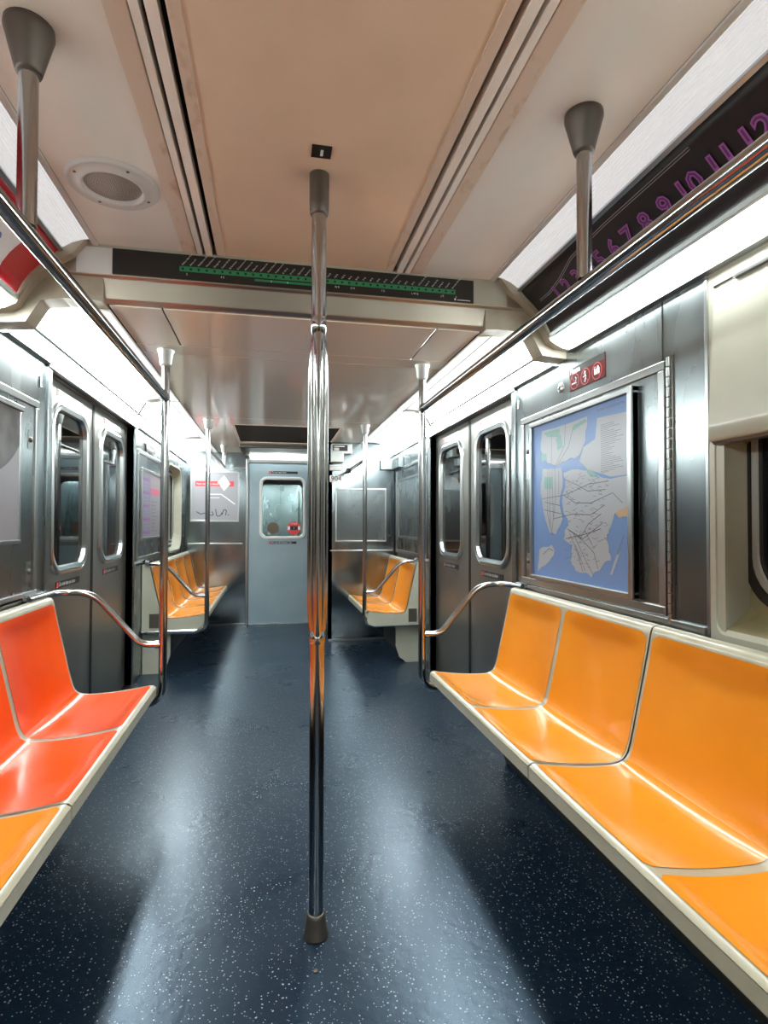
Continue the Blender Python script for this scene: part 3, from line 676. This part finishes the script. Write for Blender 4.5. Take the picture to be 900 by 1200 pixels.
# near windows: recess lined in fibreglass, window with rubber gasket
wn = 1
def side_window(s, y0, y1, z0, z1, depth, rr, near):
    global wn
    r = empty('window_%d' % wn, (s*W,(y0+y1)/2,z0), kind='structure'); wn += 1
    P = plane_wall(s); a0,a1 = span(s,y0,y1)
    b = MB(); inn = .014 if near else .02
    kb = 5.0 if near else 1.0
    def L(d,h,q): return [P.p(a,c,h) for a,c in rrect(a0+d,a1-d,z0+d*(kb if d > 0 else 1),z1-d*(.15 if near else 1),q)]
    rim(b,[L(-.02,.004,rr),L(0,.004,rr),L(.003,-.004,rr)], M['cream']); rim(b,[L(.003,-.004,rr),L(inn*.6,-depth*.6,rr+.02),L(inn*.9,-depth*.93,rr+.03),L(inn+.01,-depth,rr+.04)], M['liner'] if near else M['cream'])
    b.build('recess_liner', r)
    d2 = inn
    b = MB()
    def L2(d,h,q): return [P.p(a,c,h-depth) for a,c in rrect(a0+d,a1-d,z0+(inn*kb+d-inn),z1-(d if not near else (d-inn)*.6-.2),q)]
    q = .13 if near else .06
    rim(b,[L2(d2,.0,q),L2(d2+.003,.010,q),L2(d2+.024,.010,q-.01),L2(d2+.026,.004,q-.01)], M['rubber']); b.build('gasket', r)
    b = MB(); rim(b,[L2(d2+.026,.004,q-.01),L2(d2+.028,.008,q-.012),L2(d2+.045,.008,q-.02),L2(d2+.047,.003,q-.02)], M['cast_light']); b.build('window_frame', r)
    b = MB(); rim(b,[L2(d2+.047,.003,q-.02),L2(d2+.062,.005,q-.03),L2(d2+.063,-.01,q-.03)], M['rubber']); b.build('inner_gasket', r)
    b = MB(); pts = rrect(a0+d2+.05,a1-d2-.05,z0+inn*kb+.05,z1-(.05 if not near else -.1),.08)
    n = len(pts); b.add([P.p(a,c,-depth-.004) for a,c in pts]+[P.p(a,c,-depth-.010) for a,c in pts],[tuple(range(n)),tuple(range(2*n-1,n-1,-1))]+[(i,(i+1)%n,n+(i+1)%n,n+i) for i in range(n)],M['glass_dark']).build('window_glass', r)
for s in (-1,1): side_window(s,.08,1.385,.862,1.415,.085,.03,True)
side_window(-1,5.66,6.50,.895,1.745,.085,.17,False)
# overhead equipment cover above each near window
for s in (-1,1):
    P = plane_wall(s)
    r = empty('equipment_cover', (s*W,.75,1.40), 'cream fibreglass cover panel with a dark latch line over the near %s window' % C(s), 'cover panel')
    pts = [(s*(W-.001),1.842),(s*(W-.010),1.836),(s*(W-.016),1.70),(s*(W-.034),1.45),(s*(W-.034),1.412),(s*(W-.026),1.402),(s*(W-.001),1.400)]
    MB().prism(pts,.1,1.375,'y',M['cream'],True).build('cover_door', r, bevel=.008)
    b = MB().box(s*(W-.003),s*(W-.0005),.1,1.385,1.848,1.852,M['gap']).box(s*(W-.018),s*(W-.004),.1,1.30,1.838,1.846,M['rim']); b.build('latch_strip', r)
    MB().prism([(s*(W-.001),1.40),(s*(W-.026),1.402),(s*(W-.020),1.394),(s*(W-.001),1.392)],.12,1.37,'y',M['steel_dark']).build('lower_lip', r)

# ---------------------------------------------------------------- far walls: panels, frames and posters
r = access_panel(-1,4.42,5.45,.885,1.72,'framed steel wall panel behind the lilac poster, far left wall',False)
r = empty('poster', (-W,4.9,1.07), 'framed lilac and white poster with a pink band, far left wall', 'poster')
P = plane_wall(-1,.003)
b = MB(); P.rect(b,4.56,5.25,1.06,1.57,.009,M['offwhite'],.007); b.build('poster_sheet', r)
b = MB(); frame_bar(b,P,4.535,5.275,1.035,1.595,.025,.014,M['rim']); b.build('frame', r, bevel=.003)
b = MB(); P.rect(b,4.57,4.85,1.07,1.55,.0098,M['lilac'],.0006)
for k in range(18):
    z = 1.09+k*.026; P.rect(b,4.58,4.58+random.uniform(.12,.25),z,z+.010,.0104,M['purple' if k%4==0 else 'offwhite'],.0006)
P.rect(b,4.87,5.20,1.40,1.455,.0098,M['pinkprint'],.0006)
for k in range(9): P.rect(b,4.90,4.90+random.uniform(.1,.27),1.1+k*.03,1.112+k*.03,.0098,M['mapline'],.0006)
b.build('print', r)
r = empty('arrow_sign', (-W,4.9,1.74), 'small black direction sign with a white arrow above the lilac poster', 'sign')
b = MB(); P.rect(b,4.70,5.05,1.745,1.80,.004,M['signblack']); b.build('sign_plate', r)
b = MB(); P.line(b,[(4.73,1.772),(4.78,1.772)],.006,.0046,M['white']); P.line(b,[(4.745,1.785),(4.728,1.772),(4.745,1.759)],.006,.0048,M['white']); P.text(b,'Emergency exit',4.80,1.763,.030,.0046,M['white']); b.build('arrow_lettering', r)
# right far wall empty frame
r = access_panel(1,4.42,5.56,.885,1.72,'framed steel wall panel on the far right wall above the bench',False)
r = empty('advert_holder', (W,5.0,1.0), 'empty poster frame of scratched steel on the far right wall', 'advert holder')
P = plane_wall(1,.003); b = MB(); frame_bar(b,P,-5.45,-4.60,1.03,1.60,.022,.014,M['rim']); b.build('frame', r, bevel=.003)
b = MB(); P.rect(b,-5.43,-4.62,1.05,1.58,.006,M['steel'],.003); b.build('backing_sheet', r)
# end wall left: poster in frame
PEW = Plane((0,YE,0),(1,0,0),(0,0,1))
r = empty('poster', (-.78,YE,1.19), 'framed grey poster with a red band and black graffiti, end wall left of the door', 'poster')
b = MB(); frame_bar(b,PEW,-1.04,-.50,1.185,1.765,.018,.014,M['rim']); b.build('frame', r, bevel=.003)
b = MB(); PEW.rect(b,-1.022,-.518,1.203,1.747,.008,M['offwhite'],.006); b.build('poster_sheet', r)
b = MB(); PEW.rect(b,-.985,-.56,1.59,1.65,.0088,M['redpoint'],.0006); PEW.text(b,'Your stop for travel updates',-.975,1.608,.030,.0096,M['white'])
PEW.poly(b,[(-.74,1.64),(-.67,1.72),(-.60,1.62),(-.67,1.54)],.0100,M['white'])
PEW.line(b,[(-.86,1.50),(-.70,1.50),(-.55,1.39)],.010,.0092,M['white']); PEW.line(b,[(-.86,1.46),(-.72,1.46)],.006,.0092,M['white'])
b.build('print', r)
b = MB()
for pts in ([(-.97,1.30),(-.92,1.27),(-.88,1.29),(-.86,1.25),(-.83,1.30)],[(-.83,1.33),(-.83,1.26),(-.78,1.26),(-.80,1.30)],[(-.76,1.33),(-.75,1.25),(-.71,1.25),(-.69,1.29)],[(-.69,1.27),(-.67,1.33),(-.64,1.32),(-.65,1.26)],[(-.62,1.27),(-.615,1.26)]):
    q = [Vector((a,c,0)) for a,c in pts]; q = arc(q,.02,4); PEW.line(b,[(v.x,v.y) for v in q],.008,.0096,M['signblack'])
b.build('graffiti', r)
b = MB(); PEW.rect(b,-1.06,-.46,.928,.945,.014,M['rim']); PEW.rect(b,-1.08,-.44,1.80,1.812,.010,M['rim']); b.build('trim_17', kind='structure', bevel=.003)
# cab partition panel
PC = Plane((0,YP,0),(1,0,0),(0,0,1))
r = empty('advert_holder', (.75,YP,.98), 'empty steel poster frame on the cab partition right of the end door', 'advert holder')
b = MB(); frame_bar(b,PC,.49,1.01,.985,1.525,.016,.010,M['rim']); b.build('frame', r, bevel=.002)
b = MB(); PC.rect(b,.506,.994,1.001,1.509,.003,M['steel']); b.build('backing_sheet', r)
b = MB(); PC.rect(b,.44,1.08,.893,.905,.010,M['rim']); b.build('trim_18', kind='structure', bevel=.002)
r = empty('equipment_box', (.55,YP-.1,1.78), 'pale equipment box with a black display on the ceiling beside the end door', 'equipment box')
MB().box(.44,.56,YP-.10,YP-.005,1.775,1.955,M['cast_light']).box(.56,.645,YP-.10,YP-.005,1.86,1.955,M['cast_light']).build('housing', r, bevel=.004)
MB().box(.455,.60,YP-.106,YP-.10,1.885,1.945,M['signblack']).box(.465,.57,YP-.1075,YP-.1055,1.925,1.932,M['white']).box(.465,.515,YP-.1075,YP-.1055,1.888,1.915,M['cast_light']).build('display', r)
r = empty('speaker_vent', (.5,YP-.02,1.69), 'small louvred grey vent under the equipment box on the cab partition', 'vent')
b = MB().box(.43,.56,YP-.02,YP,1.70,1.755,M['steel_dark']); 
for k in range(4): b.box(.435,.555,YP-.026,YP-.019,1.705+k*.013,1.712+k*.013,M['rim'])
b.build('louvres', r)
r = empty('car_number', (.5,YP,1.58), 'white car number plate reading 904 on the cab partition', 'sign')
b = MB(); PC.rect(b,.435,.60,1.585,1.650,.003,M['white']); b.build('number_panel', r)
b = MB(); PC.text(b,'904',.445,1.595,.072,.0042,M['signblack']); b.build('number_lettering', r)
r = empty('conduit_cover', (1.0,YP,1.71), 'steel conduit cover box wrapping the upper right corner by the cab', 'cover box')
MB().box(.945,W,YP-.05,YP-.001,1.715,1.815,M['steel']).build('cover_front', r, bevel=.004); MB().box(W-.05,W-.001,YP-.35,YP-.05,1.715,1.815,M['steel']).build('cover_return', r, bevel=.004)

# ---------------------------------------------------------------- benches
PROF = [(0,.445),(.006,.4525),(.030,.453),(.08,.446),(.14,.438),(.20,.433),(.26,.431),(.295,.433),(.318,.442),(.332,.460),(.342,.49),(.356,.55),(.374,.63),(.392,.71),(.408,.785),(.416,.825),(.421,.842),(.430,.849),(.455,.851)]
def cr(P, per=5):
    out = []
    for i in range(len(P)-1):
        p0 = P[max(0,i-1)]; p1 = P[i]; p2 = P[i+1]; p3 = P[min(len(P)-1,i+2)]
        for k in range(per):
            t = k/per
            out.append(tuple(.5*((2*p1[j])+(-p0[j]+p2[j])*t+(2*p0[j]-5*p1[j]+4*p2[j]-p3[j])*t*t+(-p0[j]+3*p1[j]-3*p2[j]+p3[j])*t**3) for j in (0,1)))
    out.append(P[-1]); return out
PR = cr(PROF); 
LN = [0]
for a_,b_ in zip(PR[:-1],PR[1:]): LN.append(LN[-1]+math.dist(a_,b_))
def prof_at(l):
    l = max(0,min(LN[-1],l)); j = 0
    while j < len(LN)-2 and l > LN[j+1]: j += 1
    u = (l-LN[j])/(LN[j+1]-LN[j]); p,q = PR[j],PR[j+1]
    d = Vector((q[0]-p[0],q[1]-p[1])).normalized(); nrm = Vector((-d.y,d.x))
    return Vector((p[0]+(q[0]-p[0])*u, p[1]+(q[1]-p[1])*u)), nrm
def near_l(x, z): return LN[min(range(len(PR)), key=lambda i: math.dist(PR[i],(x,z)))]
L_A = near_l(.020,.453); L_B = near_l(.416,.824); L_C = near_l(.325,.450)
XS = .627
def dish(l, v):
    """depth pressed into the shell at length l, v in -1..1 across one seat"""
    e = max(0, min(1, (l-L_A)/.07)) * max(0, min(1, (L_B-l)/.07))
    e = e*e*(3-2*e)
    return .019*e*max(0,1-abs(v)**2.2)
def seat_pt(s, y0, y1, v, l, h):
    p, n = prof_at(l); yc,hw = (y0+y1)/2,(y1-y0)/2
    p = p + n*(h - dish(l, v)); return Vector((s*(XS+p.x), yc+v*hw, p.y))
def bench(s, y1, nseats, m, lab, group, end_panel=False, wd=.5365):
    y0 = y1 - wd*nseats
    r = empty('bench_seat', (s*(XS+.2), (y0+y1)/2, .38), lab, 'bench', group)
    G = .0035
    b = MB()
    # moulded shell surface
    NL = 46; NV = 20; vs = []; 
    ls = [LN[-1]*i/NL for i in range(NL+1)]
    cols = []
    for k in range(nseats):
        ya,yb = y0+k*wd, y0+(k+1)*wd
        for i in range(NV+(1 if k==nseats-1 else 0)): cols.append((ya,yb,-1+2*i/NV))
    for (ya,yb,v) in cols:
        for l in ls:
            q = seat_pt(s,ya,yb,v,l,0); 
            if q.y <= y0+1e-6: q.y = y0+G
            if q.y >= y1-1e-6: q.y = y1-G
            vs.append(q)
    nc = len(cols); nl = NL+1
    b.add(vs, [(i*nl+j,i*nl+j+1,(i+1)*nl+j+1,(i+1)*nl+j) for i in range(nc-1) for j in range(NL)], M['seat_frame'], True)
    # body closed underneath
    body = [(s*XS,.443)]+[(s*(XS+p[0]+.026), p[1]-.026) for p in PR[4:-12]]+[(s*(XS+.450),.835),(s*(XS+.457),.846)] + [(s*(XS+.458),.36),(s*(XS+.30),.385),(s*(XS+.03),.398),(s*(XS+.004),.404),(s*XS,.408)]
    b.prism(body, y0+G, y1-G, 'y', M['seat_frame'])
    b.build('bench_shell', r)
    for k in range(nseats):
        ya,yb = y0+k*wd, y0+(k+1)*wd
        hm = 1 - .014/(wd/2)          # half extent in v
        # wider border on the module's outer edges is given by the shell itself
        for nm,la,lb in (('seat',L_A,L_C),('backrest',L_C,L_B)):
            q = MB(); n1,n2 = 26,20; vs = []
            rc = .016 if nm=='seat' else .026
            for i in range(n1+1):
                l = la+(lb-la)*i/n1
                dl = (l-L_A) if nm=='seat' else (L_B-l)
                cut = 0
                if dl < rc: cut = rc - math.sqrt(max(0, rc*rc-(rc-dl)**2))
                ve = hm - cut/(wd/2)
                for j in range(n2+1):
                    v = -ve + 2*ve*j/n2; vs.append(seat_pt(s,ya,yb,v,l,.0016))
            q.add(vs, [(i*(n2+1)+j,i*(n2+1)+j+1,(i+1)*(n2+1)+j+1,(i+1)*(n2+1)+j) for i in range(n1) for j in range(n2)], m, True)
            q.build(nm, r)
    if end_panel:
        ya = y0-.012
        pts = [(s*(XS+p[0]+.004), p[1]-.003) for p in PR[8:]] + [(s*(W-.004),.85),(s*(W-.004),.335),(s*(XS+.06),.335),(s*(XS+.02),.35),(s*(XS+.006),.38)]
        MB().prism(pts, ya, y0, 'y', M['cream']).build('end_panel', r, bevel=.003)
        MB().box(s*(W-.13),s*(W-.06),ya-.003,ya+.001,.36,.47,M['cast']).build('label_plate', r)
    return r
ys = 2.655
bench(1, ys, 2, M['yellow'], 'yellow-orange two-seat bench on the right under the map, beside the doorway', 'benches on the right')
bench(1, ys-1.073, 2, M['yellow'], 'yellow-orange two-seat bench nearest the camera on the right, beside the window recess', 'benches on the right')
bench(1, ys-2.146, 2, M['yellow'], 'yellow-orange bench behind the camera on the right', 'benches on the right')
bench(-1, ys, 2, M['red'], 'red-orange two-seat bench on the left beside the doorway', 'benches on the left')
bench(-1, ys-1.073, 2, M['yellow'], 'yellow-orange bench in the lower left corner, next to the red-orange one', 'benches on the left')
bench(-1, ys-2.146, 2, M['red'], 'red-orange bench behind the camera on the left', 'benches on the left')
FY = 4.625
bench(-1, FY+1.073, 2, M['yellow'], 'far left yellow-orange two-seat bench beside the doorway', 'benches on the left', True)
bench(-1, YE-.004, 2, M['yellow'], 'last left yellow-orange two-seat bench against the end wall', 'benches on the left', False, (YE-.004-FY-1.073)/2)
bench(1, YP-.001, 2, M['yellow'], 'far right yellow-orange two-seat bench in front of the cab partition', 'benches on the right', True)
# heater boxes under the benches
for s,y0,y1,lab in ((1,Y0+.1,2.60,'dark heater cover under the near right benches'),(-1,Y0+.1,2.60,'dark heater cover under the near left benches'),(1,4.66,YP-.01,'grey heater cover under the far right bench'),(-1,4.66,YE-.02,'grey heater cover under the far left benches')):
    r = empty('heater_cover',(s*1.04,(y0+y1)/2,0),lab,'heater cover','heater covers under the benches')
    MB().prism([(s*1.105,0.001),(s*1.105,.33),(s*.99,.33),(s*.985,.30),(s*.985,.04),(s*1.0,.001)],y0,y1,'y',M['heater']).build('cover', r, bevel=.004)
    if y0 > 4: MB().prism([(s*1.105,.001),(s*1.105,.33),(s*.90,.33),(s*.90,.14),(s*.93,.05),(s*.99,.001)],y0-.012,y0,'y',M['cream']).build('end_cap', r, bevel=.003)
    yy = y0+.25
    while yy < y1-.1:
        b = MB().prism([(s*.99,.33),(s*.99,.28),(s*.80,.372),(s*.80,.388),(s*1.0,.366)],yy,yy+.04,'y',M['steel_dark']); yy += .5365
        b.build('cantilever_bracket', r)

# ---------------------------------------------------------------- poles and handrails
def socket(mb, x, y, z, big, m):
    if big: mb.lathe([(0,0),(.046,0),(.047,-.012),(.042,-.030),(.026,-.092),(.024,-.098),(.018,-.099)],(x,y,z),m,28)
    else: mb.lathe([(0,0),(.040,0),(.040,-.006),(.033,-.02),(.026,-.070),(.022,-.078),(.018,-.079)],(x,y,z),m,28)
# centre pole with triple grip
r = empty('centre_pole',(0,1.63,0),'steel floor-to-ceiling pole with a triple-bar grip in the middle of the aisle','pole')
x,y = 0,1.63
MB().lathe([(0,.0),(.036,.0),(.036,.006),(.033,.014),(.027,.055),(.0255,.066),(.022,.067)],(x,y,0),M['cast'],28).build('floor_flange', r)
MB().tube([(x,y,.02),(x,y,.835)],.0215,M['chrome'],28).build('pole_tube', r); MB().tube([(x,y,1.735),(x,y,ZN-.02)],.0215,M['chrome'],28).build('pole_tube', r)
MB().lathe([(0,0),(.029,0),(.029,-.004),(.0285,-.085),(.027,-.115),(.0245,-.120),(.0215,-.121)],(x,y,ZN),M['cast'],28).build('ceiling_collar', r)
rg = .021
for k in range(3):
    a = math.radians(-94+120*k); dx,dy = math.cos(a),math.sin(a)
    zs = [.815,.835,.865,.90,.94,1.0,1.2,1.4,1.6,1.66,1.70,1.725,1.748]; ro = [.003,.007,.012,.0165,.0185,.019,.019,.019,.0185,.0165,.012,.007,.003]
    rs = [.009,.0125,.0132,.0132]+[.0132]*5+[.0132,.0132,.0125,.009]
    MB().tube([(x+dx*q,y+dy*q,z) for z,q in zip(zs,ro)],rs,M['chrome'],18).build('grip_bar', r)
MB().lathe([(.004,.79),(.016,.805),(.024,.835),(.020,.86),(.0,.87)],(x,y,0),M['chrome'],24).build('grip_joint', r); MB().lathe([(0,1.70),(.020,1.72),(.0245,1.742),(.0222,1.765),(.0205,1.772)],(x,y,0),M['chrome'],24).build('grip_joint', r)
MB().box(-.03,.024,1.497,1.548,ZN-.003,ZN+.001,M['signblack']).box(-.006,.002,1.512,1.538,ZN-.0036,ZN-.002,M['white']).build('ceiling_label', label='small black square label on the ceiling ahead of the pole top', cat='sign', bevel=.001)
b = MB().lathe([(0,-.002),(.006,-.002),(.007,0)],(-.01,1.50,.0025),M['cast'],12); b.build('floor_screw', label='small dark screw head in the floor in front of the pole base', cat='screw')

XP = .624
def seat_pole(s, y, far, lab, rail_y_wall):
    r = empty('stanchion',(s*XP,y,.33),lab,'pole','seat-end poles')
    zb = .33
    p = arc([(s*XP,y,ZF-.05),(s*XP,y,zb),(s*(W-.01),y,zb)],.10,10)
    MB().tube(p,.0185,M['chrome'],20).build('pole_tube', r)
    b = MB(); socket(b,s*XP,y,ZF,False,M['cast_light']); b.build('ceiling_socket', r)
    q = arc([(s*(XP+.012),y,.605),(s*.72,y,.607),(s*.93,y,.852),(s*(W-.03),y,.855),(s*(W-.03),rail_y_wall,.858)],.07,8)
    MB().tube(q,.0145,M['chrome'],18).build('arm_rail', r)
    MB().tube([(s*(XP+.017),y,.605),(s*(XP+.034),y,.605)],.018,M['chrome'],18).tube([(s*(W-.03),rail_y_wall,.858),(s*(W-.001),rail_y_wall,.858)],.020,M['chrome'],16).build('rail_collar', r)
    return r
Y1 = 2.786; Y2 = 4.594
seat_pole(-1,Y1,False,'vertical steel pole with arm rail at the end of the red-orange bench, left', Y1-.30)
seat_pole(1,Y1,False,'vertical steel pole with arm rail at the end of the bench under the map, right', Y1-.20)
seat_pole(-1,Y2,True,'far left vertical steel pole with arm rail beside the far bench', Y2+.10)
seat_pole(1,Y2,True,'far right vertical steel pole with arm rail beside the far bench', Y2+.10)
ZR = 1.76; YR = 1.255
for s in (-1,1):
    r = empty('handrail',(s*XP,1.0,ZR),'long horizontal steel handrail overhead along the near %s seats' % C(s),'handrail','overhead handrails')
    MB().tube([(s*XP,Y0+.05,ZR),(s*XP,Y1-.015,ZR)],.0185,M['chrome'],24).build('rail_tube', r)
    MB().tube([(s*XP,Y1-.045,ZR),(s*XP,Y1-.014,ZR)],.023,M['chrome'],20).build('end_collar', r)
    for yy in (YR,-.9):
        h = MB().tube([(s*XP,yy,ZR+.015),(s*XP,yy,ZN-.09)],.0185,M['chrome'],20).build('hanger_tube', r)
        b = MB(); socket(b,s*XP,yy,ZN,True,M['cast']); b.build('ceiling_socket', h)
r = empty('handrail',(-XP,5.4,ZR),'far left overhead handrail with its own hanging post near the end wall','handrail','overhead handrails')
MB().tube([(-XP,Y2+.02,ZR),(-XP,6.12,ZR)],.0165,M['chrome'],16).build('rail_tube', r)
h = MB().tube([(-XP,6.10,ZR+.01),(-XP,6.10,ZF-.06)],.0165,M['chrome'],16).build('hanger_tube', r)
b = MB(); socket(b,-XP,6.10,ZF,False,M['cast_light']); b.build('ceiling_socket', h)
r = empty('handrail',(XP,5.1,1.70),'far right overhead handrail fixed to the cab partition','handrail','overhead handrails')
MB().tube([(XP,Y2+.02,1.70),(XP,YP-.005,1.70)],.0165,M['chrome'],16).build('rail_tube', r)
MB().lathe([(0,-.025),(.022,-.025),(.025,-.02),(.030,-.004),(.030,0)],(XP,YP,1.70),M['cast'],20,'y').build('wall_flange', r)

# ---------------------------------------------------------------- ceiling speaker
r = empty('ceiling_speaker',(-.605,1.79,ZN),'round white ceiling speaker with a perforated grille, left ceiling','speaker')
c = (-.603,1.795,ZN)
MB().lathe([(.130,.001),(.130,-.005),(.124,-.011),(.120,-.012),(.116,-.010),(.096,-.012),(.090,-.018),(.086,-.019),(.081,-.014),(.080,-.004)],c,M['trim_white'],48).build('speaker_ring', r)
MB().lathe([(0,-.008),(.080,-.006),(.081,-.004)],c,M['grille'],48).build('speaker_grille', r)
b = MB()
for k in range(1,12):
    rr = .0065*k; nn = int(6*k)
    for j in range(nn):
        a = 2*math.pi*(j+.5*(k%2))/nn; px_,py_ = c[0]+rr*math.cos(a), c[1]+rr*math.sin(a); q = .0016
        b.add([(px_-q,py_,ZN-.0086),(px_,py_-q,ZN-.0086),(px_+q,py_,ZN-.0086),(px_,py_+q,ZN-.0086)],[(0,1,2,3)],M['gap'])
b.build('perforation', r)
b = MB()
for a in (35,125,215,305): b.lathe([(0,-.013),(.004,-.0125),(.005,-.010)],(c[0]+.107*math.cos(math.radians(a)),c[1]+.107*math.sin(math.radians(a)),ZN),M['cast'],10)
b.build('screws', r)
